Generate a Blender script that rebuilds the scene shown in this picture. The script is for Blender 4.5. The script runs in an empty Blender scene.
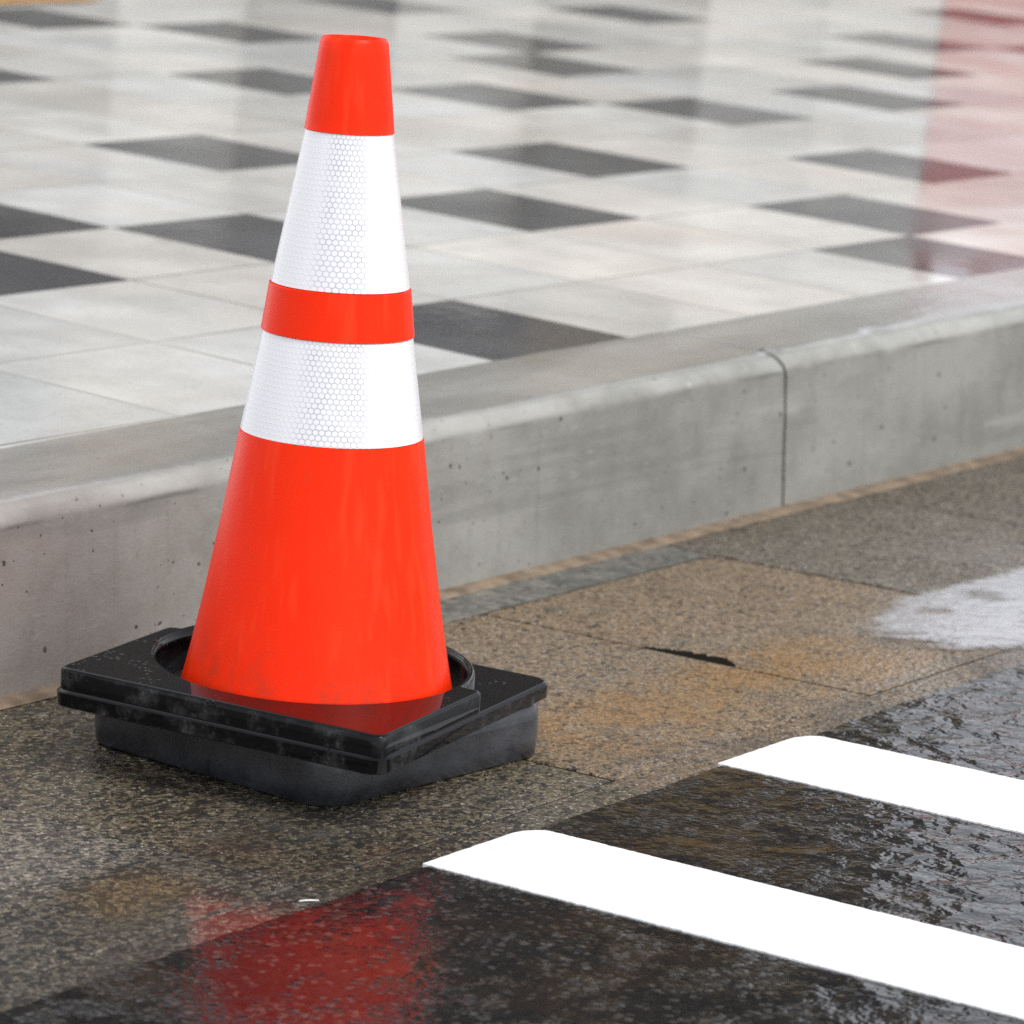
import bpy, bmesh, math, random
from mathutils import Vector, Matrix, noise as mnoise
random.seed(7)
sc = bpy.context.scene
COL = sc.collection
R = math.radians

# ------------------------------------------------------------------ helpers
def link(name, bm, mat, parent=None, smooth=False, autosmooth=None):
    me = bpy.data.meshes.new(name)
    bm.normal_update()
    bm.to_mesh(me); bm.free()
    o = bpy.data.objects.new(name, me)
    COL.objects.link(o)
    for m in (mat if isinstance(mat, (list, tuple)) else [mat]):
        me.materials.append(m)
    if smooth:
        for p in me.polygons: p.use_smooth = True
        if autosmooth:
            me.set_sharp_from_angle(angle=R(autosmooth))
    if parent: o.parent = parent
    return o

def structure(o): o['kind'] = 'structure'; return o
def tag(o, label, cat, group=None):
    o['label'] = label; o['category'] = cat
    if group: o['group'] = group
    return o

class NT:
    """small node-tree writer"""
    def __init__(s, name):
        s.m = bpy.data.materials.new(name); s.m.use_nodes = True
        s.t = s.m.node_tree; s.n = s.t.nodes; s.n.clear()
        s.out = s.n.new('ShaderNodeOutputMaterial')
        s.b = s.n.new('ShaderNodeBsdfPrincipled')
        s.t.links.new(s.b.outputs[0], s.out.inputs[0])
    def l(s, a, b): s.t.links.new(a, b)
    def put(s, sock, v):
        if isinstance(v, bpy.types.NodeSocket): s.l(v, sock)
        else:
            if isinstance(v, tuple) and len(v) == 3 and sock.type == 'RGBA': v = v + (1,)
            sock.default_value = v
    def set(s, **k):
        for a, v in k.items(): s.put(s.b.inputs[a.replace('_', ' ')], v)
    def coord(s, kind='Object'):
        return s.n.new('ShaderNodeTexCoord').outputs[kind]
    def mapping(s, v, scale=(1,1,1), loc=(0,0,0)):
        x = s.n.new('ShaderNodeMapping'); s.l(v, x.inputs[0])
        x.inputs['Scale'].default_value = scale; x.inputs['Location'].default_value = loc
        return x.outputs[0]
    def noise(s, v, scale, detail=3, rough=.55, dist=0, out=0):
        x = s.n.new('ShaderNodeTexNoise'); s.l(v, x.inputs['Vector'])
        x.inputs['Scale'].default_value = scale; x.inputs['Detail'].default_value = detail
        x.inputs['Roughness'].default_value = rough; x.inputs['Distortion'].default_value = dist
        return x.outputs[out]
    def voro(s, v, scale, out='Distance', feature='F1', rand=1):
        x = s.n.new('ShaderNodeTexVoronoi'); s.l(v, x.inputs['Vector']); x.feature = feature
        x.inputs['Scale'].default_value = scale; x.inputs['Randomness'].default_value = rand
        return x.outputs[out]
    def math(s, op, a, b=0, c=0, clamp=False):
        x = s.n.new('ShaderNodeMath'); x.operation = op; x.use_clamp = clamp
        for i, v in enumerate((a, b, c)): s.put(x.inputs[i], v)
        return x.outputs[0]
    def step(s, v, a, b, lo=0., hi=1.):
        x = s.n.new('ShaderNodeMapRange'); x.interpolation_type = 'SMOOTHSTEP'
        s.put(x.inputs[0], v)
        for i, q in enumerate((a, b, lo, hi)): x.inputs[i+1].default_value = q
        return x.outputs[0]
    def mix(s, f, a, b, mode='MIX'):
        x = s.n.new('ShaderNodeMix'); x.data_type = 'RGBA'; x.blend_type = mode
        s.put(x.inputs[0], f); s.put(x.inputs[6], a); s.put(x.inputs[7], b)
        return x.outputs[2]
    def sep(s, v):
        x = s.n.new('ShaderNodeSeparateXYZ'); s.l(v, x.inputs[0]); return x.outputs
    def attr(s, name, out='Color'):
        x = s.n.new('ShaderNodeAttribute'); x.attribute_name = name; return x.outputs[out]
    def bump(s, h, dist, strength=1, normal=None):
        x = s.n.new('ShaderNodeBump'); s.put(x.inputs['Height'], h)
        x.inputs['Distance'].default_value = dist; x.inputs['Strength'].default_value = strength
        if normal is not None: s.l(normal, x.inputs['Normal'])
        return x.outputs[0]
    def addv(s, a, b, k):
        x = s.n.new('ShaderNodeVectorMath'); x.operation = 'MULTIPLY_ADD'
        s.l(b, x.inputs[0]); x.inputs[1].default_value = (k, k, k); s.l(a, x.inputs[2])
        return x.outputs[0]

# ------------------------------------------------------------------ materials
def mat_orange():
    n = NT('orange_pvc'); c = n.coord()
    big = n.noise(n.mapping(c, (9, 9, 2.2)), 1, 3)
    streak = n.noise(n.mapping(c, (60, 60, 3)), 1, 2)
    fine = n.noise(c, 420, 2)
    base = n.mix(n.step(big, .35, .7), (.95, .025, .0006), (.92, .032, .002))
    base = n.mix(n.step(streak, .50, .72, 0, .55), base, (.97, .055, .012))
    dirt = n.step(n.noise(n.mapping(c, (35, 35, 14)), 1, 6, .75), .58, .74)
    base = n.mix(n.math('MULTIPLY', dirt, .38), base, (.50, .05, .018))
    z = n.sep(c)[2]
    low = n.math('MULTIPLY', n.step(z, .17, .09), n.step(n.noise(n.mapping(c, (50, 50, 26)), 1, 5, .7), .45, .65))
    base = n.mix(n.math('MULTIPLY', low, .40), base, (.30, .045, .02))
    speck = n.step(n.noise(c, 210, 3, .6), .68, .74)
    base = n.mix(n.math('MULTIPLY', speck, .45), base, (.42, .05, .02))
    n.set(Base_Color=base, Roughness=n.math('MULTIPLY_ADD', streak, .25, .22), IOR=1.45, Specular_IOR_Level=.16,
          Normal=n.bump(n.math('ADD', n.math('MULTIPLY', streak, .5), n.math('MULTIPLY', fine, .5)), .0006, .5))
    return n.m

def mat_reflective():
    n = NT('white_prismatic_sheet'); uv = n.coord('UV'); c = n.coord()
    u = n.sep(uv); S = 1/.0058
    px, py = n.math('MULTIPLY', u[0], S), n.math('MULTIPLY', u[1], S)
    H = 1.7320508
    def cell(ox, oy):
        ax = n.math('SUBTRACT', n.math('FLOORED_MODULO', n.math('ADD', px, ox), 1.0), .5)
        ay = n.math('SUBTRACT', n.math('FLOORED_MODULO', n.math('ADD', py, oy), H), H/2)
        ax, ay = n.math('ABSOLUTE', ax), n.math('ABSOLUTE', ay)
        return n.math('MAXIMUM', ax, n.math('ADD', n.math('MULTIPLY', ax, .5), n.math('MULTIPLY', ay, H/2)))
    hexd = n.math('MINIMUM', cell(0, 0), cell(.5, H/2))               # 0 in a cell's middle, .5 on its edge
    line = n.step(hexd, .36, .49)
    lw = n.n.new('ShaderNodeLayerWeight'); lw.inputs['Blend'].default_value = .5
    face = lw.outputs['Facing']                 # prisms read darker seen square on
    k = n.step(face, .02, .15, 1, 0)
    blot = n.step(n.noise(c, 55, 3), .3, .75, .55, 1)
    spots = n.step(n.voro(c, 26, 'Distance'), .05, .09, .5, 0)
    base = n.mix(n.math('MULTIPLY', n.math('MULTIPLY', line, k), blot), (.86, .85, .87), (.36, .36, .42))
    base = n.mix(n.math('MULTIPLY', k, .10), base, (.62, .62, .66))
    base = n.mix(spots, base, (.6, .58, .6))
    n.set(Base_Color=base, Roughness=.3, IOR=1.45, Coat_Weight=.4, Coat_Roughness=.1,
          Normal=n.bump(line, .0004, .3))
    return n.m

def mat_rubber_wet():
    n = NT('wet_black_rubber'); c = n.coord()
    sc_ = n.noise(n.mapping(c, (30, 30, 30)), 1, 6, .7)
    geo = n.n.new('ShaderNodeNewGeometry'); up = n.sep(geo.outputs['Normal'])[2]
    side = n.step(up, .2, .8, 1, 0)
    scuff = n.math('MULTIPLY', n.step(sc_, .47, .66), side)
    drip = n.step(n.noise(n.mapping(c, (160, 160, 60)), 1, 4), .5, .7)
    col = n.mix(n.math('MULTIPLY', n.math('MULTIPLY', scuff, n.math('MULTIPLY_ADD', drip, .5, .3)), .55), (.004, .004, .0045), (.14, .14, .14))
    dust = n.step(n.noise(c, 14, 4), .45, .75)
    col = n.mix(n.math('MULTIPLY', dust, .025), col, (.06, .057, .057))
    drops = n.step(n.voro(c, 160, 'Distance'), .12, .3, 1, 0)
    dm = n.step(n.noise(c, 22, 2), .56, .66)
    bm_ = n.bump(n.math('MULTIPLY', drops, dm), .0012, .6, n.bump(n.noise(c, 9, 2), .002, .15))
    n.set(Base_Color=col, Roughness=n.math('MULTIPLY_ADD', sc_, .25, .25), Specular_IOR_Level=.02, Coat_Weight=1.0, Coat_Roughness=.03, Coat_IOR=1.24,
          Normal=bm_, Coat_Normal=bm_)
    return n.m

def mat_rubber_matte():
    n = NT('grey_worn_rubber'); c = n.coord()
    a = n.noise(c, 18, 5, .65); f = n.noise(c, 300, 3)
    col = n.mix(n.step(a, .35, .7), (.014, .015, .019), (.045, .048, .058))
    z = n.sep(c)[2]
    col = n.mix(n.step(n.noise(n.mapping(c, (90, 90, 8)), 1, 3), .62, .75, 0, .7), col, (.012, .012, .013))
    n.set(Base_Color=col, Roughness=.42, Coat_Weight=.8, Coat_Roughness=.16, Coat_IOR=1.35, Normal=n.bump(f, .0006, .7))
    return n.m

def mat_concrete(name='kerb_concrete'):
    n = NT(name); c = n.coord(); s = n.sep(c)
    big = n.noise(n.mapping(c, (1, 1, 1.6)), 3.2, 5, .6)
    med = n.noise(c, 22, 5, .65)
    fine = n.noise(c, 260, 3)
    base = n.mix(n.step(big, .36, .66), (.190, .186, .162), (.300, .295, .265))
    warm = n.noise(n.mapping(c, (1, 1, 1), (3, 1, 7)), 4.5, 4)
    base = n.mix(n.math('MULTIPLY', n.step(s[0], 3.9, 2.6), n.step(warm, .3, .6, .25, .7)), base, (.235, .185, .165))  # pinker towards the left end: reflected red painted into the colour
    base = n.mix(n.step(med, .3, .75, 0, .35), base, (.32, .32, .30))
    # vertical runs of dirt
    run = n.noise(n.mapping(c, (55, 1, 2.2)), 1, 4)
    base = n.mix(n.step(run, .56, .70, 0, .16), base, (.12, .115, .10))
    # horizontal dark stain bands low on the face
    band = n.noise(n.mapping(c, (1.4, 1, 26)), 1, 3, .5, .4)
    base = n.mix(n.step(band, .58, .70, 0, .30), base, (.14, .135, .12))
    pale = n.noise(n.mapping(c, (2.2, 1, 13), (9, 0, 2)), 1, 4)
    base = n.mix(n.step(pale, .60, .74, 0, .5), base, (.40, .40, .385))
    base = n.mix(n.step(n.noise(c, 70, 5, .7), .52, .70, 0, .30), base, (.15, .145, .125))
    base = n.mix(n.step(n.noise(n.mapping(c, (30, 30, 160), (1, 5, 3)), 1, 4), .60, .72, 0, .4), base, (.33, .325, .30))
    # air holes
    pv = n.addv(c, n.noise(c, 60, 2, out=1), .012)
    hole = n.step(n.voro(pv, 24), .055, .085, 1, 0)
    hole2 = n.step(n.voro(n.mapping(pv, (1,1,1), (.3,.2,.6)), 55), .06, .10, 1, 0)
    hm = n.math('MULTIPLY', n.math('MAXIMUM', hole, hole2), n.step(n.noise(c, 7, 2), .38, .48))
    base = n.mix(n.math('MULTIPLY', hm, .9), base, (.035, .033, .03))
    # worn bright arris
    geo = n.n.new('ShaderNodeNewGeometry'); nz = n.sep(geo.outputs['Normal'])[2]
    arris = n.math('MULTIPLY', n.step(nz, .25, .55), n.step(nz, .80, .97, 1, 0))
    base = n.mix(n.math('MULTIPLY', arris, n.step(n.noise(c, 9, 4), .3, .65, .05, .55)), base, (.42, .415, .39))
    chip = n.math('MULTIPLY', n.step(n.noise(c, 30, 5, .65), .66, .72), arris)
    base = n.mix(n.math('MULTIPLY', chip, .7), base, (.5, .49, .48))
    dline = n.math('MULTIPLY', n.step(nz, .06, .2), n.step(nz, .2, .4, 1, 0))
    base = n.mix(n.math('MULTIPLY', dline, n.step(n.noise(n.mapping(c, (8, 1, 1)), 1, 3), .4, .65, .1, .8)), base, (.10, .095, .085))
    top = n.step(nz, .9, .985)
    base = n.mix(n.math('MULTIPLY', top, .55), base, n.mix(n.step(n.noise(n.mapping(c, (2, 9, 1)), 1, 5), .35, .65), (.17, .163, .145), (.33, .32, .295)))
    h = n.math('ADD', n.math('MULTIPLY', fine, .4), n.math('SUBTRACT', n.math('MULTIPLY', med, .8), hm))
    nn = n.bump(h, .0022, .6)
    wet = n.math('MULTIPLY', top, n.step(n.noise(c, 5, 4), .3, .5, .6, 1))
    wet = n.math('MAXIMUM', wet, n.math('MULTIPLY', n.step(big, .3, .6, 1, 0), .3))
    n.set(Base_Color=base, Roughness=.62, Normal=nn, Coat_Weight=wet, Coat_Roughness=.16, Coat_IOR=1.33,
          Coat_Normal=n.bump(n.noise(c, 40, 3), .0015, .5))
    return n.m

def mat_paving(dark):
    n = NT('dark_granite_wet' if dark else 'pale_granite_wet')
    uv = n.sep(n.coord('UV')); c = n.coord(); tone = n.attr('tone')
    fu = n.math('FRACT', uv[0]); fv = n.math('FRACT', uv[1])
    edge = n.math('MINIMUM', n.math('MINIMUM', fu, n.math('SUBTRACT', 1, fu)), n.math('MINIMUM', fv, n.math('SUBTRACT', 1, fv)))
    joint = n.step(edge, .005, .011, 1, 0)
    cloud = n.noise(c, 6, 5, .6); grain = n.noise(c, 240, 3); speck = n.sep(n.voro(c, 300, 'Color'))[0]
    if dark:
        base = n.mix(n.step(cloud, .3, .7), (.030, .030, .031), (.060, .060, .062))
        base = n.mix(n.step(speck, .75, .95, 0, .35), base, (.16, .16, .165))
        jc = (.06, .058, .055)
    else:
        base = n.mix(n.step(cloud, .3, .7), (.53, .515, .475), (.68, .665, .62))
        base = n.mix(n.step(n.noise(c, 3.1, 3), .5, .72, 0, .55), base, (.64, .57, .50))
        base = n.mix(n.step(speck, .85, .98, 0, .3), base, (.28, .27, .26))
        stain = n.step(n.noise(n.mapping(c, (1, 1, 1), (4, 9, 1)), 9, 4), .66, .74, 0, .25)
        base = n.mix(stain, base, (.33, .29, .24))
        jc = (.20, .185, .16)
    base = n.mix(1, base, tone, 'MULTIPLY')
    base = n.mix(n.math('MULTIPLY', joint, n.step(n.noise(c, 3, 2), .35, .6, .35, 1)), base, jc)
    wetn = n.noise(c, 2.2, 4)
    n.set(Base_Color=base, Roughness=.5, Coat_Weight=n.step(wetn, .3, .6, .7, 1), Coat_IOR=1.36,
          Coat_Roughness=n.step(wetn, .35, .65, .16, .05),
          Normal=n.bump(grain, .0006, .4),
          Coat_Normal=n.bump(n.noise(c, 30, 3), .0006, .35))
    return n.m

def mat_yellow_paving():
    n = NT('yellow_tactile_paving'); c = n.coord()
    n.set(Base_Color=n.mix(n.noise(c, 9, 3), (.55, .26, .05), (.66, .36, .10)), Roughness=.35,
          Coat_Weight=.6, Coat_Roughness=.15, Normal=n.bump(n.voro(c, 22, rand=0), .004, .4))
    return n.m

def mat_gutter():
    n = NT('wet_exposed_aggregate_stone'); c = n.coord(); tone = n.attr('tone')
    s = n.sep(c); X, Y = s[0], s[1]
    cd = n.addv(c, n.noise(c, 90, 2, out=1), .010)
    v1 = n.sep(n.voro(n.mapping(cd, (1, 1.25, 1)), 135, 'Color'))
    v2 = n.sep(n.voro(n.mapping(cd, (1, 1, 1), (.4, .1, 0)), 330, 'Color'))
    # Y falls / X falls: the wetter, darker near-left end holds more dark grains
    wetg = n.step(X, 2.75, 3.35, 1, 0)
    base = n.mix(v2[0], n.mix(1, tone, (.30, .30, .32), 'MULTIPLY'), n.mix(1, tone, (1.75, 1.7, 1.6), 'MULTIPLY'))
    base = n.mix(n.step(v2[1], .86, .95, 0, .8), base, (.34, .31, .26))
    base = n.mix(n.step(v1[2], .80, .92, 0, .6), base, n.mix(1, tone, (1.6, 1.5, 1.35), 'MULTIPLY'))
    clump = n.noise(c, 26, 3)
    thr = n.math('ADD', n.math('MULTIPLY_ADD', wetg, -.27, .89), n.math('MULTIPLY_ADD', clump, -.3, .15))
    dk = n.math('MULTIPLY', n.math('SUBTRACT', v1[0], thr), 14, clamp=True)
    base = n.mix(n.math('MULTIPLY', dk, .88), base, (.018, .017, .015))
    dk2 = n.math('MULTIPLY', n.math('SUBTRACT', v2[2], n.math('MULTIPLY_ADD', wetg, -.22, .95)), 14, clamp=True)
    base = n.mix(n.math('MULTIPLY', dk2, .75), base, (.022, .02, .018))
    # large worn aggregate
    big = n.math('MULTIPLY', n.step(n.voro(n.addv(c, n.noise(c, 40, 2, out=1), .02), 17), .16, .26, 1, 0), n.step(n.noise(c, 5, 2), .5, .6))
    base = n.mix(n.math('MULTIPLY', big, .45), base, (.075, .075, .07))
    # amber patches: mirrored yellow-brown building painted into the stone, partly stain
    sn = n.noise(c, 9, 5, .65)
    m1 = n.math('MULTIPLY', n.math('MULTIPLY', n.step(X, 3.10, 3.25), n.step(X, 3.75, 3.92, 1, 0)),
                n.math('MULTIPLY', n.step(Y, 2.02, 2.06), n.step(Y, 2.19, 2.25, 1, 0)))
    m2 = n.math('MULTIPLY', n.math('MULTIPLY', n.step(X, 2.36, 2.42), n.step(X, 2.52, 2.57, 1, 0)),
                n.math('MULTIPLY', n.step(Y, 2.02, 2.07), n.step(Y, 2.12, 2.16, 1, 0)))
    mirror_stain = n.math('MULTIPLY', n.math('MAXIMUM', m1, n.math('MULTIPLY', m2, .8)), n.step(sn, .36, .56))
    base = n.mix(n.math('MULTIPLY', mirror_stain, .66), base, n.mix(1, n.mix(.2, base, (.26, .20, .13)), (1.18, .80, .28), 'MULTIPLY'))
    soot = n.step(n.noise(n.mapping(c, (1, 1, 1), (2.2, 7.7, 0)), 5, 5, .6), .52, .70, 0, .55)
    base = n.mix(n.math('MULTIPLY', soot, n.step(Y, 2.05, 2.3, 1, .25)), base, (.045, .040, .035))
    h = n.math('ADD', n.math('MULTIPLY', n.voro(cd, 150), .8), n.math('MULTIPLY', n.noise(c, 160, 3), .6))
    wet = n.step(n.math('ADD', n.noise(c, 4.5, 4), n.math('MULTIPLY', wetg, .12)),  .38, .62, .28, 1)
    wet = n.math('MULTIPLY', wet, n.step(Y, 2.18, 2.42, 1, .45))
    pool = n.math('MULTIPLY', n.step(X, 2.86, 2.74), n.step(n.math('MULTIPLY_ADD', n.noise(c, 6, 3), .10, Y), 2.24, 2.18))   # standing film at the low end
    wet = n.math('MAXIMUM', wet, pool)
    base = n.mix(n.math('MULTIPLY', pool, .35), base, (.02, .018, .014))
    h2 = n.math('MULTIPLY', h, n.math('MULTIPLY_ADD', pool, -.86, 1))
    cn = n.bump(h2, .0014, .55, n.bump(n.noise(c, 14, 3), .002, .25))
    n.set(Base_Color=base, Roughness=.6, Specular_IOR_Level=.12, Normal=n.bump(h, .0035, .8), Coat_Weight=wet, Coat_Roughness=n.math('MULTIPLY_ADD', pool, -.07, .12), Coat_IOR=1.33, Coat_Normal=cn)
    return n.m

def mat_asphalt():
    n = NT('wet_asphalt'); c = n.coord(); s = n.sep(c)
    v = n.sep(n.voro(c, 170, 'Color')); vd = n.voro(c, 170)
    base = n.mix(v[0], (.003, .003, .003), (.011, .010, .009))
    base = n.mix(n.step(v[1], .88, .95, 0, .7), base, (.06, .053, .046))
    base = n.mix(n.step(n.noise(c, 7, 4), .5, .68, 0, .5), base, (.026, .014, .007))
    lat = n.math('ADD', n.math('MULTIPLY', s[0], .569), n.math('MULTIPLY', s[1], -.823))   # across the lane
    pud = n.step(n.math('ADD', lat, n.math('MULTIPLY_ADD', n.noise(c, 5, 3), .4, -.20)), .17, .42)
    film = n.step(n.noise(c, 13, 4, .6), .40, .58)                   # where the stones lie under water
    proud = n.math('MULTIPLY', n.step(n.sep(n.voro(c, 170, 'Color'))[2], .66, .9), n.math('SUBTRACT', .75, n.voro(c, 170)))
    agg = n.math('ADD', n.math('MULTIPLY', n.math('SUBTRACT', 1, vd), .35), n.math('MULTIPLY', n.noise(c, 190, 4, .6), .40))
    rough_h = n.math('MULTIPLY', n.math('ADD', agg, n.math('MULTIPLY', proud, .75)), n.math('MULTIPLY_ADD', film, -.86, 1))
    rip = n.noise(n.mapping(c, (1, 1, 1)), 26, 3, .45, .25)
    h = n.math('ADD', n.math('MULTIPLY', rough_h, n.math('MULTIPLY_ADD', pud, -.62, 1)), n.math('MULTIPLY', rip, n.math('MULTIPLY', pud, 5.6)))
    cn = n.bump(h, .0017, .55, n.bump(n.noise(c, 9, 3), .004, .22))
    n.set(Base_Color=base, Roughness=.7, Specular_IOR_Level=.04, Normal=n.bump(agg, .003, .8), Coat_Weight=1.0, Coat_IOR=1.285,
          Coat_Roughness=n.step(pud, 0, 1, .06, .025), Coat_Normal=cn)
    return n.m

def mat_paint():
    n = NT('white_road_paint'); c = n.coord()
    w = n.step(n.noise(c, 50, 6, .75), .60, .74, 0, .6)
    base = n.mix(w, (.84, .84, .83), (.6, .6, .58))
    base = n.mix(n.step(n.voro(c, 9), .02, .035, .5, 0), base, (.3, .3, .3))
    n.set(Base_Color=base, Roughness=.45, Normal=n.bump(n.noise(c, 110, 4, .6), .003, .8), Coat_Weight=.3, Coat_Roughness=.2)
    return n.m

def mat_simple(name, a, b, rough=.6, scale=4, bump=.002, **k):
    n = NT(name); c = n.coord()
    n.set(Base_Color=n.mix(n.step(n.noise(c, scale, 5), .3, .7), a, b), Roughness=rough, Normal=n.bump(n.noise(c, scale*20, 3), bump, .5), **k)
    return n.m

def mat_water():
    n = NT('sky_white_rain_water'); c = n.coord(); d = n.attr('depth', 'Fac')  # whitish base colour stands in for part of the mirrored sky
    nz = n.noise(n.mapping(c, (1, 1, 1)), 30, 5, .65)
    nf = n.noise(c, 110, 3, .6)
    a = n.step(n.math('ADD', d, n.math('ADD', n.math('MULTIPLY_ADD', nz, 1.7, -.85), n.math('MULTIPLY_ADD', nf, .6, -.3))), .15, 1.0, 0, .68)
    s = n.sep(c); isl = 1
    for ix, iy, ir in ((4.05, 2.168, .020), (4.175, 2.165, .026)):     # two stones standing clear of the water
        ex = n.math('SUBTRACT', s[0], ix); ey = n.math('SUBTRACT', s[1], iy)
        dd = n.math('SQRT', n.math('ADD', n.math('MULTIPLY', ex, ex), n.math('MULTIPLY', ey, ey)))
        isl = n.math('MULTIPLY', isl, n.step(n.math('ADD', dd, n.math('MULTIPLY_ADD', nz, .06, -.03)), ir*.4, ir*1.7, .35, 1))
    n.set(Base_Color=n.mix(n.noise(c, 40, 4), (.42, .41, .43), (.62, .61, .63)), Roughness=.3, Coat_Weight=1, Coat_IOR=1.45, Coat_Roughness=.03,
          Alpha=n.math('MULTIPLY', a, isl), Coat_Normal=n.bump(n.noise(c, 38, 4), .0035, .6))
    return n.m

M_OR, M_RF, M_RW, M_RM = mat_orange(), mat_reflective(), mat_rubber_wet(), mat_rubber_matte()
M_KERB, M_PL, M_PD, M_PY = mat_concrete(), mat_paving(False), mat_paving(True), mat_yellow_paving()
M_GUT, M_ASP, M_PAINT = mat_gutter(), mat_asphalt(), mat_paint()
M_BED = mat_simple('dark_joint_sand', (.006, .0055, .005), (.014, .013, .011), .95, Specular_IOR_Level=0)
M_MORTAR = mat_simple('tan_mortar', (.12, .085, .055), (.25, .185, .125), .75, 30)
def mat_strip():
    n = NT('grey_mortar_strip'); c = n.coord(); v = n.sep(n.voro(n.addv(c, n.noise(c, 90, 2, out=1), .01), 120, 'Color'))
    base = n.mix(n.step(n.noise(c, 12, 5), .3, .7), (.07, .068, .058), (.15, .142, .120))
    base = n.mix(n.step(v[0], .72, .85, 0, .8), base, (.03, .03, .028)); base = n.mix(n.step(v[1], .8, .9, 0, .6), base, (.24, .21, .17))
    n.set(Base_Color=base, Roughness=.6, Coat_Weight=.4, Coat_Roughness=.2, Normal=n.bump(n.noise(c, 150, 3), .003, .8))
    return n.m
M_STRIP = mat_strip()

# ------------------------------------------------------------------ setting
HK, YK = .2095, 2.665
def pave_z(x, y): return HK + .00607*(x-3.5) + .03615*(y-YK)

# paving of square granite slabs
DARK = {(5,2),(7,1),(6,0),(9,2),(10,4),(7,3),(2,0),(3,2),(2,3),(1,2),(5,4),(10,8),(8,6),(12,7),(11,6),(9,5),(15,8),(16,6),(14,5),(12,4),(9,9),(6,7),(13,9),(17,5)}
def tile_xy(i, j): return 3.42048 + .316968*i + .0165089*j, 2.8482 - .00804*i + .335293*j
I0, I1, J0, J1 = -14, 44, -1, 40
def is_dark(i, j):
    if (i, j) in DARK: return True
    if -1 <= i <= 18 and j <= 9: return False
    return random.random() < .13
bm = bmesh.new(); uvl = bm.loops.layers.uv.new('UVMap'); cl = bm.loops.layers.float_color.new('tone')
vs = {}
def V(i, j):
    if (i, j) not in vs:
        x, y = tile_xy(i, j); vs[i, j] = bm.verts.new((x, y, pave_z(x, y)))
    return vs[i, j]
for i in range(I0, I1):
    for j in range(J0, J1):
        lo = .86 if j == J0 else 0                       # the first row is cut off under the kerb
        f = bm.faces.new([V(i, j+lo), V(i+1, j+lo), V(i+1, j+1), V(i, j+1)])
        d = is_dark(i, j); t = random.uniform(.86, 1.08); w = random.uniform(-.035, .035)
        if (i, j) in ((9,2),(10,4)): t = 1.0
        f.material_index = 1 if d else 0
        for lp, (u, v) in zip(f.loops, ((0,lo),(1,lo),(1,1),(0,1))):
            lp[uvl].uv = (i+u, j+v); lp[cl] = (t*(1+w), t, t*(1-w), 1)
structure(link('pavement', bm, [M_PL, M_PD]))

# strip of yellow paving beyond the granite squares (far left)
bm = bmesh.new()
def far_pt(i, j):
    x, y = tile_xy(i, j); return (x, y, pave_z(x, y) + .004)
q = [bm.verts.new(far_pt(*a)) for a in ((2, 10.18), (11.0, 10.18), (11.0, 11.2), (2, 11.2))]
bm.faces.new(q)
structure(link('yellow_paving_strip', bm, M_PY))

# ground under and around everything
bm = bmesh.new()
q = [bm.verts.new(p) for p in ((-400, -400, -.06), (400, -400, -.06), (400, 400, -.06), (-400, 400, -.06))]
bm.faces.new(q)
structure(link('ground', bm, mat_simple('grey_ground', (.10, .098, .092), (.17, .165, .155), .8, .3)))

# kerb: long cast stones with a rounded arris, swept along X
def kerb():
    bm = bmesh.new()
    prof = [(2.634, -.04), (2.6355, .02), (2.638, .07), (2.6405, .12), (2.6430, .160), (2.6440, .183), (2.6450, .1885), (2.6480, .1945), (2.6525, .2000), (2.6580, .2045), (2.6640, .2078), (2.6690, .2094), (2.6780, .2106)]
    cy = 2.669
    z0 = prof[-1][1]
    for y in (2.70, 2.75, 2.80, 2.8425): prof.append((y, z0 + .03615*(y - cy)))
    prof.append((2.8425, -.04))
    def stone(x0, x1):
        n = int((x1-x0)/.012); prev = None
        for k in range(n+1):
            x = x0 + (x1-x0)*k/n
            e = min(k, n-k)
            ring = []
            for (y, z) in prof:
                nz = mnoise.noise(Vector((x*9, y*40, z*40)))*.0009 + mnoise.noise(Vector((x*45, y*60, z*60)))*.0006
                ch = 0
                if z > .18 and y < 2.67:   # chips and wear along the arris
                    q_ = mnoise.noise(Vector((x*14, 3.3, z*9)))
                    ch = max(0, q_-.30)*.012
                ins = .004 if e == 0 else 0
                zz = z + (.00607*(x-3.5) if z > .15 else 0)
                ring.append(bm.verts.new((x, y + nz + ch*.6 + ins*(1 if y < 2.69 else 0), zz - ch - (ins if z > .17 else 0) + (nz*.6 if z > .15 else 0))))
            if prev:
                for a in range(len(prof)-1):
                    bm.faces.new((prev[a], ring[a], ring[a+1], prev[a+1]))
            else: bm.faces.new(ring)
            prev = ring
        bm.faces.new(list(reversed(prev)))
    J = 4.470; Ls = 2.0
    for k in range(-4, 8):
        stone(J + k*Ls + .0036, J + (k+1)*Ls - .0036)
    bmesh.ops.recalc_face_normals(bm, faces=bm.faces[:])
    return structure(link('kerb', bm, M_KERB, smooth=True, autosmooth=50))
kerb()
bm = bmesh.new()
def sheet(bm, x0, x1, y0, y1, z0, z1=None):
    z1 = z0 if z1 is None else z1
    return bm.faces.new([bm.verts.new(p) for p in ((x0, y0, z0), (x1, y0, z0), (x1, y1, z1), (x0, y1, z1))])
# joint filler behind the kerb stones
f = sheet(bm, -3.4, 20, 2.641, 2.653, -.04, .196)
structure(link('kerb_joint_filler', bm, mat_simple('kerb_joint_mortar', (.035, .034, .030), (.075, .073, .064))))

bm = bmesh.new()
for k_ in range(-2, 6):
    jx = 4.470 + k_*2.0; zj = .2108 + .00607*(jx-3.5)
    sheet(bm, jx-.012, jx+.012, 2.690, 2.84, zj, zj + .03615*.15)
structure(link('kerb_top_joint', bm, M_KERB))
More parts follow.
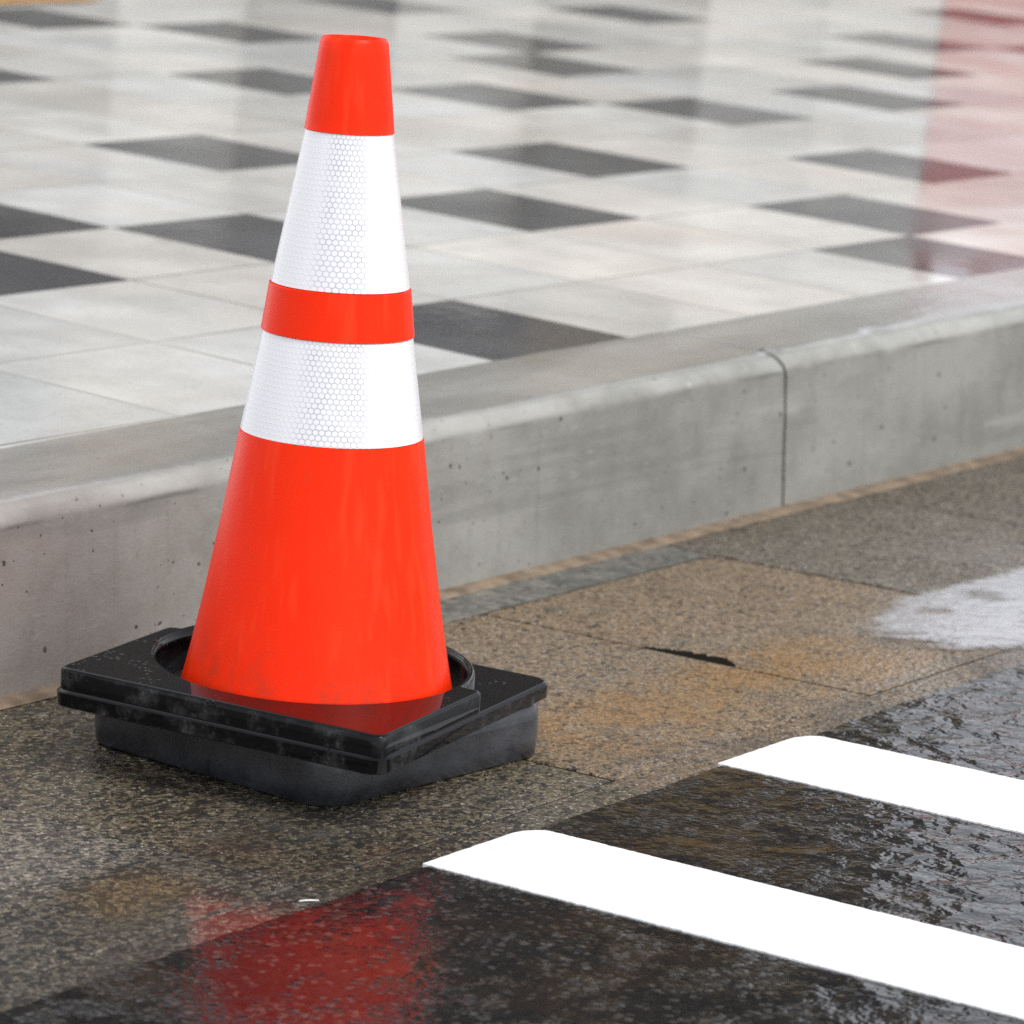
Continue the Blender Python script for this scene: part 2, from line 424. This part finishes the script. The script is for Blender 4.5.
# gutter: exposed aggregate slabs
bm = bmesh.new(); cl = bm.loops.layers.float_color.new('tone')
def slab(poly, zb, tone, depth=.06, bev=.0025, tilt=0):
    n = len(poly)
    cx = sum(p[0] for p in poly)/n; cy = sum(p[1] for p in poly)/n
    z = lambda p: zb - tilt*((p[0]-2.85)*.82 + (p[1]-2.25)*.57)      # a slab can have settled a little towards the kerb
    top = [bm.verts.new((p[0] + (bev if p[0] < cx else -bev), p[1] + (bev if p[1] < cy else -bev), z(p))) for p in poly]
    rim = [bm.verts.new((p[0], p[1], z(p) - bev)) for p in poly]
    bot = [bm.verts.new((p[0], p[1], z(p) - depth)) for p in poly]
    fs = [bm.faces.new(top)]
    for k in range(n):
        k2 = (k+1) % n
        fs.append(bm.faces.new((rim[k], rim[k2], top[k2], top[k])))
        fs.append(bm.faces.new((bot[k], bot[k2], rim[k2], rim[k])))
    for f in fs:
        for lp in f.loops: lp[cl] = tone + (1,)
TAN, GREY, OLIVE = (.152, .109, .067), (.104, .087, .069), (.110, .092, .060)
GX = [2.600 + .51*k for k in range(-14, 26)]
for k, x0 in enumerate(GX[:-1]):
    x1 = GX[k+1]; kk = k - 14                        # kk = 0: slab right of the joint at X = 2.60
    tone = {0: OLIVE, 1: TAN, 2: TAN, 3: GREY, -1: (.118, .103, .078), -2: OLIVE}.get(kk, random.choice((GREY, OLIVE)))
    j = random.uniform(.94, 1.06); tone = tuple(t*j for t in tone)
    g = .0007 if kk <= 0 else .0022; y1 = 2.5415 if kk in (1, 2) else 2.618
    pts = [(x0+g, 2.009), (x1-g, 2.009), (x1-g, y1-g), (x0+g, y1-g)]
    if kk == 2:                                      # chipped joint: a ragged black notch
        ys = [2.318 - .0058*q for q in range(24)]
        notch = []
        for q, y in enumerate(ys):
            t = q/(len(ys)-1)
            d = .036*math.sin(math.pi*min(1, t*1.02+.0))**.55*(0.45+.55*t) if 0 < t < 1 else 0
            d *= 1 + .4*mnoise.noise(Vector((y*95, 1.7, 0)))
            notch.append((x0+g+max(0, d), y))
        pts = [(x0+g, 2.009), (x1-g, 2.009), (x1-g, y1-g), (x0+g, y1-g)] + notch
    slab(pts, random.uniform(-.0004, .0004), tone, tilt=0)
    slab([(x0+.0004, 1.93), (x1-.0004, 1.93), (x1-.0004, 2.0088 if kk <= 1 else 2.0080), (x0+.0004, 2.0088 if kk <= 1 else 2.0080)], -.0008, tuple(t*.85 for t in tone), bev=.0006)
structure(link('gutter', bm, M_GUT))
bm = bmesh.new()
sheet(bm, GX[0], GX[-1], 1.90, 2.66, -.0013)
structure(link('gutter_bed', bm, M_BED))
# mortar strips between gutter slabs and kerb
bm = bmesh.new(); sheet(bm, GX[15]+.002, GX[17]-.002, 2.5400, 2.612, -.0006, .001)
structure(link('grey_mortar_strip', bm, M_STRIP))
bm = bmesh.new(); prev = None
for k in range(900):
    x = -3 + k*.02
    y = 2.611 + .0035*mnoise.noise(Vector((x*3, 0, 0))) + .003*mnoise.noise(Vector((x*17, 4, 0)))
    r_ = [bm.verts.new((x, y, .0007)), bm.verts.new((x, y+.005, .0035)), bm.verts.new((x, 2.640, .006))]
    if prev:
        for a in range(2): bm.faces.new((prev[a], r_[a], r_[a+1], prev[a+1]))
    prev = r_
structure(link('tan_mortar_strip', bm, M_MORTAR, smooth=True))

# asphalt road with a slightly ragged edge
bm = bmesh.new(); prev = None
xs = [-60, -20, -8, -3] + [-3 + .006*k for k in range(1, 1600)] + [8, 12, 20, 60]
for x in xs:
    e = 1.957 + .005*mnoise.noise(Vector((x*6, 0, 0))) + .003*mnoise.noise(Vector((x*31, 2, 0))) + .0016*mnoise.noise(Vector((x*120, 5, 0)))
    if not -3 < x < 7: e = 1.957
    r_ = [bm.verts.new(p) for p in ((x, -60, .004), (x, e-.30, .004), (x, e-.004, .0045), (x, e, .0015), (x, e, -.02))]
    if prev:
        for a in range(4): bm.faces.new((prev[a], r_[a], r_[a+1], prev[a+1]))
    prev = r_
bmesh.ops.recalc_face_normals(bm, faces=bm.faces[:])
road = structure(link('road', bm, M_ASP))
if road.data.polygons[0].normal.z < 0: road.data.flip_normals()

# painted crossing stripes: thick white paint, one corner rounded
def stripe(x0, x1, ytip, label):
    bm = bmesh.new(); out = []
    def edge(x, y, k): return (x + .0013*mnoise.noise(Vector((y*40, k, 0))) + .0012*mnoise.noise(Vector((y*150, k, 3))), y)
    n = 500
    for k in range(n+1):
        y = -3 + (ytip+3)*(1-(1-k/n)**2.2)
        out.append(edge(x0, y, 1))
    w = x1 - x0
    for k in range(1, 26):                            # end of the stripe: slants back and rounds off on the far corner
        t = k/26
        x = x0 + w*t
        y = ytip - .017*max(0, (t-.80)/.20)**2.2 + .0012*mnoise.noise(Vector((x*90, 7, 0)))
        out.append((x, y))
    ye = ytip - .017
    for k in range(n+1):
        y = ye - (ye+3)*(k/n)**2.2
        out.append(edge(x1, y, 9))
    zt = .0056
    top = [bm.verts.new((x, y, zt)) for x, y in out]; bot = [bm.verts.new((x, y, .002)) for x, y in out]
    bm.faces.new(top)
    for k in range(len(out)):
        k2 = (k+1) % len(out); bm.faces.new((top[k], top[k2], bot[k2], bot[k]))
    bmesh.ops.recalc_face_normals(bm, faces=bm.faces[:])
    o = link('crossing_stripe', bm, M_PAINT)
    return tag(structure(o), label, 'road marking', 'white crossing stripes on the wet asphalt')
stripe(2.722, 2.8955, 1.960, 'white painted crossing stripe nearer the traffic cone, reaching the bottom right corner')
stripe(3.226, 3.402, 1.960, 'white painted crossing stripe farther from the cone, below the pale puddle')

# shallow pale puddle on the gutter
bm = bmesh.new()
pp = [(3.865, 2.165), (3.93, 2.205), (4.00, 2.222), (4.07, 2.236), (4.15, 2.236), (4.30, 2.226), (4.6, 2.23), (4.95, 2.20), (5.0, 2.03), (4.6, 1.985), (4.2, 1.972), (4.02, 1.970), (3.93, 1.985), (3.885, 2.02), (3.865, 2.08), (3.86, 2.13)]
dense = []
for k in range(len(pp)):
    p0, p1, p2, p3 = [Vector(pp[(k+q_) % len(pp)]) for q_ in (-1, 0, 1, 2)]
    for s_ in range(14):
        t = s_/14
        v = .5*((2*p1) + (p2-p0)*t + (2*p0-5*p1+4*p2-p3)*t*t + (3*p1-p0-3*p2+p3)*t**3)
        for fr, am in ((18, .012), (45, .007), (120, .003)):
            v = v + Vector((mnoise.noise(Vector((v.x*fr, v.y*fr, 1))), mnoise.noise(Vector((v.x*fr, v.y*fr, 8)))))*am
        dense.append(v)
pc = Vector((4.35, 2.10)); cl = bm.loops.layers.float_color.new('depth'); prev = None
rings = []
for f_, d_ in ((1, 0), (.90, .7), (.80, 1), (.3, 1)):
    rings.append(([bm.verts.new((pc.x+(v.x-pc.x)*f_, pc.y+(v.y-pc.y)*f_, .0022)) for v in dense], d_))
for (ra, da), (rb, db) in zip(rings, rings[1:]):
    for k in range(len(ra)):
        k2 = (k+1) % len(ra); f = bm.faces.new((ra[k], ra[k2], rb[k2], rb[k]))
        for lp, q_ in zip(f.loops, (da, da, db, db)): lp[cl] = (q_, q_, q_, 1)
f = bm.faces.new(rings[-1][0])
for lp in f.loops: lp[cl] = (1, 1, 1, 1)
bmesh.ops.recalc_face_normals(bm, faces=bm.faces[:])
o = link('puddle_water', bm, mat_water()); structure(o)
if sum(p.normal.z for p in o.data.polygons) < 0: o.data.flip_normals()

# a sliver of white litter at the edge of the asphalt
bm = bmesh.new(); prev = None
for k in range(15):
    t = k/14; w_ = .0016*math.sin(math.pi*min(1, .12 + t*.8))
    x = 2.549 + .0135*t; y = 1.9665 - .0115*t; zz = .0062 + .0007*math.sin(t*math.pi)
    r_ = [bm.verts.new((x-w_*.6, y-w_*.8, zz)), bm.verts.new((x, y, zz+.0007)), bm.verts.new((x+w_*.6, y+w_*.8, zz)), bm.verts.new((x, y, zz-.0006))]
    if prev:
        for a in range(4): bm.faces.new((prev[a], r_[a], r_[(a+1) % 4], prev[(a+1) % 4]))
    else: bm.faces.new(list(reversed(r_)))
    prev = r_
bm.faces.new(prev)
bmesh.ops.recalc_face_normals(bm, faces=bm.faces[:])
tag(link('litter_scrap', bm, mat_simple('white_plastic', (.75, .74, .72), (.85, .84, .82), .4), smooth=True), 'tiny white sliver of litter at the edge of the wet asphalt', 'litter')

# ------------------------------------------------------------------ traffic cone
cone = bpy.data.objects.new('traffic_cone', None); COL.objects.link(cone)
CX, CY = 2.9387, 2.2564
cone.location = (CX, CY, 0)
tag(cone, 'orange traffic cone with two white reflective bands and black rubber base against the kerb', 'traffic cone')
RT = Vector((.569, -.823, 0))
LEAN = Matrix.Rotation(.0125, 4, Vector((0, 0, 1)).cross(RT))     # a hair out of plumb
def lathe(prof, seg=128, uv=False):
    bm = bmesh.new(); uvl = bm.loops.layers.uv.new('UVMap') if uv else None
    rings = []
    for (r, z) in prof:
        rings.append([bm.verts.new(LEAN @ Vector((r*math.cos(2*math.pi*k/seg), r*math.sin(2*math.pi*k/seg), z-.095)) + Vector((0, 0, .095))) for k in range(seg)])
    rm = sum(p[0] for p in prof)/len(prof)
    for a in range(len(prof)-1):
        for k in range(seg):
            k2 = (k+1) % seg
            f = bm.faces.new((rings[a][k], rings[a][k2], rings[a+1][k2], rings[a+1][k]))
            if uv:
                for lp, (q_, kk) in zip(f.loops, ((a, k), (a, k+1), (a+1, k+1), (a+1, k))):
                    lp[uvl].uv = (2*math.pi*rm*kk/seg, prof[q_][1])
    return bm
PR = [(.050, .1430), (.070, .1385), (.0893, .1337), (.12, .1272), (.168, .1180), (.2491, .1042), (.3375, .0907), (.438, .0745), (.4844, .0686), (.635, .0434), (.7248, .0322)]
def rad(z):
    for (z0, r0), (z1, r1) in zip(PR, PR[1:]):
        if z0 <= z <= z1: return r0 + (r1-r0)*(z-z0)/(z1-z0)
    return PR[-1][1]
def seq(z0, z1, n, d=0): return [(rad(z0+(z1-z0)*k/n)+d, z0+(z1-z0)*k/n) for k in range(n+1)]
body = [(rad(.050)-.006, .050)] + seq(.050, .3372, 26) + [(rad(.3375)-.0022, .3377)] + seq(.3383, .4374, 6, -.0022) + [(rad(.438)+.0008, .438)] + seq(.439, .4834, 4, .0008) \
     + [(rad(.4844)-.0022, .4844)] + seq(.4852, .6342, 8, -.0022) + [(rad(.635)+.0006, .635)] + seq(.6362, .7198, 8, .0004) \
     + [(.0320, .7228), (.0308, .7245), (.0288, .7245), (.0278, .7228), (.0282, .70), (.034, .64), (.06, .45)]
link('cone_body', lathe(body), M_OR, cone, True, 50)
for z0, z1 in ((.3377, .4376), (.4847, .6347)):
    pr = [(rad(z0)-.002, z0)] + seq(z0+.0004, z1-.0004, 14, -.0006) + [(rad(z1)-.002, z1)]
    link('reflective_band', lathe(pr, 160, True), M_RF, cone, True, 50)

def rot(p, a): c, s = math.cos(a), math.sin(a); return (p[0]*c-p[1]*s, p[0]*s+p[1]*c)
def rounded(half_x0, half_x1, half_y0, half_y1, r, seg=6):
    pts = []
    for (x, y, a0) in ((half_x1-r, half_y1-r, 0), (half_x0+r, half_y1-r, 90), (half_x0+r, half_y0+r, 180), (half_x1-r, half_y0+r, 270)):
        for k in range(seg+1):
            a = R(a0 + 90*k/seg); pts.append((x + r*math.cos(a), y + r*math.sin(a)))
    return pts
def place(pts, ang, ox, oy): return [(rot(p, ang)[0]+ox-CX, rot(p, ang)[1]+oy-CY) for p in pts]
def loft(levels, cap_bottom=True, cap_top=True):
    """levels: [(pts, z)], all with the same number of points"""
    bm = bmesh.new(); rings = [[bm.verts.new((x, y, z if not callable(z) else z(x, y))) for x, y in pts] for pts, z in levels]
    n = len(rings[0])
    for a in range(len(rings)-1):
        for k in range(n):
            k2 = (k+1) % n; bm.faces.new((rings[a][k], rings[a][k2], rings[a+1][k2], rings[a+1][k]))
    if cap_bottom: bm.faces.new(list(reversed(rings[0])))
    if cap_top: bm.faces.new(rings[-1])
    return bm

# lower base: dull, slightly bulging rubber foot
A1 = R(-4.6); OX, OY = 2.990, 2.291
def foot_ring(g, z, r=.034):
    out = []
    for x, y in place(rounded(-.169-g, .167+g, -.166-g, .169+g, r, 8), A1, OX, OY):
        dx, dy = x+CX-2.9351, y+CY-2.2658
        top = .0817 - .0195 - .0206*(dx*.56883-dy*.82245) + .0285*(dx*.82245+dy*.56883)
        out.append((x, y, top*z))
    return out
bm = bmesh.new(); rings = [[bm.verts.new(p) for p in foot_ring(g, z)] for g, z in ((-.003, 0), (.0, .05), (.0015, .35), (.0015, .7), (.0, .9), (-.003, .97), (-.008, 1.0))]
n_ = len(rings[0])
for a in range(len(rings)-1):
    for k in range(n_): bm.faces.new((rings[a][k], rings[a][(k+1) % n_], rings[a+1][(k+1) % n_], rings[a+1][k]))
bm.faces.new(rings[-1]); bm.faces.new(list(reversed(rings[0])))
o = link('lower_base', bm, M_RM, cone, True, 60); o['label'] = 'dull grey rubber foot under the glossy black base'

# upper base: slab with a round hole; it sits a little askew on the foot
BC = (2.9351, 2.2658); BZ, T1, T2, A2, HS = .0817, .0206, .0285, .1520, .1845
RTH, FWH = (.56883, -.82245), (.82245, .56883)
def onbase(pts, dz, warp=0):
    out = []
    for p in pts:
        x, y = rot(p, A2)
        z = BZ + dz - T1*(x*RTH[0]+y*RTH[1]) + T2*(x*FWH[0]+y*FWH[1])
        out.append((x+BC[0]-CX, y+BC[1]-CY, z))
    return out
HX, HY, HR = .0139, .0044, .1545
def circle(r, n): return [(HX + r*math.cos(2*math.pi*k/n), HY + r*math.sin(2*math.pi*k/n)) for k in range(n)]
def resample(pts, n):
    """n points on the closed outline, at equal angles about the hole's centre"""
    out = []
    for k in range(n):
        a = 2*math.pi*k/n; d = (math.cos(a), math.sin(a)); best = None
        for p, q_ in zip(pts, pts[1:]+pts[:1]):
            ex, ey = q_[0]-p[0], q_[1]-p[1]; den = d[0]*ey - d[1]*ex
            if abs(den) < 1e-12: continue
            t = ((p[0]-HX)*ey - (p[1]-HY)*ex)/den; u = ((p[0]-HX)*d[1] - (p[1]-HY)*d[0])/den
            if t > 0 and -1e-6 <= u <= 1+1e-6 and (best is None or t > best): best = t
        out.append((HX + d[0]*best, HY + d[1]*best))
    return out
def loft3(rings_):
    bm = bmesh.new(); rings = [[bm.verts.new(p) for p in r_] for r_ in rings_]; n = len(rings[0])
    for a in range(len(rings)-1):
        for k in range(n):
            k2 = (k+1) % n; bm.faces.new((rings[a][k], rings[a][k2], rings[a+1][k2], rings[a+1][k]))
    bmesh.ops.recalc_face_normals(bm, faces=bm.faces[:])
    return bm
N = 480
def slab_ring(g, r): return resample(rounded(-HS+g, HS-g, -HS+g, HS-g, r, 10), N)
bm = loft3([onbase(circle(HR, N), -.0190), onbase(slab_ring(.006, .016), -.0190), onbase(slab_ring(.0005, .018), -.0160), onbase(slab_ring(0, .018), -.0030), onbase(slab_ring(.0022, .018), -.0004),
            onbase(slab_ring(.004, .018), 0), onbase(slab_ring(.0055, .018), 0), onbase(circle(HR+.0025, N), 0), onbase(circle(HR+.001, N), 0), onbase(circle(HR, N), -.001), onbase(circle(HR, N), -.0190)])
base = link('base', bm, M_RW, cone, True, 40)
# raised plate on the slab, reaching from the left edge to the ring round the cone
PH = .0205
def plate_outline(g):
    sq = rounded(-HS+.0055+g, .030-g, -HS+.0030+g, HS-.0045-g, .009, 6)
    out = []
    for p, q_ in zip(resample(sq, N), circle(HR+.0095-g, N)):
        out.append(p if math.hypot(p[0]-HX, p[1]-HY) > math.hypot(q_[0]-HX, q_[1]-HY) else q_)
    return out
bm = loft3([onbase(plate_outline(0), -.001), onbase(plate_outline(0), PH-.003), onbase(plate_outline(.0010), PH-.0009), onbase(plate_outline(.0025), PH), onbase(plate_outline(.0035), PH),
            onbase(circle(HR+.0056, N), PH), onbase(circle(HR+.0050, N), PH), onbase(circle(HR+.0042, N), PH-.0012), onbase(circle(HR+.0025, N), PH-.0012), onbase(circle(HR+.001, N), PH-.003), onbase(circle(HR-.0005, N), PH-.008), onbase(circle(HR-.0005, N), -.003)])
link('raised_plate', bm, M_RW, base, True, 40)

# ------------------------------------------------------------------ across the plaza: what the wet stone mirrors
def box(bm, x0, x1, y0, y1, z0, z1):
    v = [bm.verts.new(p) for p in ((x0,y0,z0),(x1,y0,z0),(x1,y1,z0),(x0,y1,z0),(x0,y0,z1),(x1,y0,z1),(x1,y1,z1),(x0,y1,z1))]
    for f in ((0,3,2,1),(4,5,6,7),(0,1,5,4),(1,2,6,5),(2,3,7,6),(3,0,4,7)): bm.faces.new([v[k] for k in f])
M_PIER = mat_simple('pale_stone', (.42, .41, .38), (.55, .54, .50), .5, 2)
M_BROWN = mat_simple('brown_cladding', (.030, .022, .016), (.055, .042, .030), .5, 2)
M_OCHRE = mat_simple('ochre_panels', (.40, .24, .05), (.52, .33, .09), .45, 2)
M_SHUT = mat_simple('grey_shutter', (.20, .195, .18), (.30, .29, .27), .5, 2)
M_GLASS = mat_simple('dark_window_glass', (.02, .024, .028), (.03, .034, .04), .08, 1, 0)
M_RED = mat_simple('red_painted_boards', (.40, .10, .09), (.46, .12, .105), .4, 2)
bld = bpy.data.objects.new('building', None); COL.objects.link(bld)
BX, BY0, BY1 = 12.0, 6.97, 20.0
GZ = .45; bld.location = (BX, BY0, GZ)
tag(bld, 'brown building with pale stone piers across the plaza, mirrored in the wet paving', 'building')
def part(name, mat, boxes, parent=bld):
    bm = bmesh.new()
    for b in boxes: box(bm, *b)
    return link(name, bm, mat, parent)
W = BY1-BY0
part('wall', M_BROWN, [(.25, 1.0, .02, W-.02, 0, 5.0)])
part('roof', M_PIER, [(-.05, 1.05, -.05, W+.05, 5.0, 5.15)])
part('fascia', M_OCHRE, [(.05, .25, .10, 1.25, 1.75, 2.35)]); part('fascia', M_OCHRE, [(.05, .25, 2.9, 3.6, 2.4, 3.1)])
y = 0
for k in range(9):
    part('pier', M_PIER, [(0, .25, y, y+.55, 0, 1.62)]); y += 1.42
    if y < W-.5: part('shop_window', M_SHUT, [(.15, .25, y-.86, y-.01, .05, 1.6)])
for k in range(8):
    part('window', M_GLASS, [(.17, .25, .7+k*1.5, 1.5+k*1.5, 3.4, 4.6)])
hb = bpy.data.objects.new('red_hoarding', None); COL.objects.link(hb); hb.location = (11.9, 2.66, .25)
tag(hb, 'red board hoarding beside the building, seen as a red reflection in the paving', 'hoarding')
for k in range(8): part('board', M_RED, [(0, .05, k*.48, k*.48+.475, .05, 1.24)], hb)
part('added_end_panel', M_PIER, [(0, .05, 3.85, 4.30, .05, 1.75)], hb)  # unseen panel added for the grey reflection, raised to block sky glare
for k in range(4): part('post', M_PIER, [(.055, .13, .1+k*1.15, .18+k*1.15, 0, 1.3)], hb)

# ------------------------------------------------------------------ light
w = bpy.data.worlds.new('World'); sc.world = w; w.use_nodes = True
nt = w.node_tree; nt.nodes.clear()
out = nt.nodes.new('ShaderNodeOutputWorld'); bg = nt.nodes.new('ShaderNodeBackground')
sky = nt.nodes.new('ShaderNodeTexSky'); sky.sky_type = 'NISHITA'; sky.sun_disc = False
EL = R(52); to_sun = Vector((-.15, -.83)).normalized()
AZ = math.atan2(to_sun.x, to_sun.y)
sky.sun_elevation = EL; sky.sun_rotation = AZ; sky.dust_density = 3; sky.air_density = 1.0; sky.ozone_density = 1
hs = nt.nodes.new('ShaderNodeHueSaturation'); hs.inputs['Saturation'].default_value = .26
sky2 = nt.nodes.new('ShaderNodeTexSky'); sky2.sky_type = 'NISHITA'; sky2.sun_disc = False
for q_ in (sky, sky2): q_.dust_density = 1.6
sky2.sun_elevation = EL; sky2.sun_rotation = AZ + math.pi          # overcast: as bright on one side as on the other
mx = nt.nodes.new('ShaderNodeMix'); mx.data_type = 'RGBA'; mx.inputs[0].default_value = .5
nt.links.new(sky.outputs[0], mx.inputs[6]); nt.links.new(sky2.outputs[0], mx.inputs[7])
nt.links.new(mx.outputs[2], hs.inputs['Color']); nt.links.new(hs.outputs[0], bg.inputs[0]); nt.links.new(bg.outputs[0], out.inputs[0])
bg.inputs[1].default_value = .15
sl = bpy.data.lights.new('sun', 'SUN'); sl.energy = 1.1; sl.angle = R(25); sl.color = (1, .965, .92)
so = bpy.data.objects.new('sun', sl); COL.objects.link(so)
d = Vector((to_sun.x*math.cos(EL), to_sun.y*math.cos(EL), math.sin(EL)))
so.rotation_euler = (-d).to_track_quat('-Z', 'Y').to_euler(); so.location = d*30

# ------------------------------------------------------------------ camera (solved from the kerb, joints and paving grid)
PI_, YA, RO, F = .195447, .965730, .055004, 3822.34
xr = Vector((math.cos(YA), -math.sin(YA), 0)); fh = Vector((math.sin(YA), math.cos(YA), 0)); ez = Vector((0, 0, 1))
fw = fh*math.cos(PI_) - ez*math.sin(PI_); up = fh*math.sin(PI_) + ez*math.cos(PI_)
c, s = math.cos(-RO), math.sin(-RO)
rt = xr*c - up*s; u2 = xr*s + up*c
cam = bpy.data.cameras.new('camera'); co = bpy.data.objects.new('camera', cam); COL.objects.link(co)
co.matrix_world = Matrix(((rt.x, u2.x, -fw.x, 0), (rt.y, u2.y, -fw.y, 0), (rt.z, u2.z, -fw.z, 1.0), (0, 0, 0, 1)))
cam.sensor_fit = 'HORIZONTAL'; cam.sensor_width = 36; cam.lens = F/1024*36
cam.clip_start = .05; cam.clip_end = 2000
cam.dof.use_dof = True; cam.dof.focus_distance = 3.68; cam.dof.aperture_fstop = 8.5
sc.camera = co
sc.view_settings.view_transform = 'Standard'; sc.view_settings.look = 'None'
sc.view_settings.exposure = .88; sc.view_settings.gamma = 1
sc.render.engine = 'CYCLES'
sc.cycles.use_denoising = False
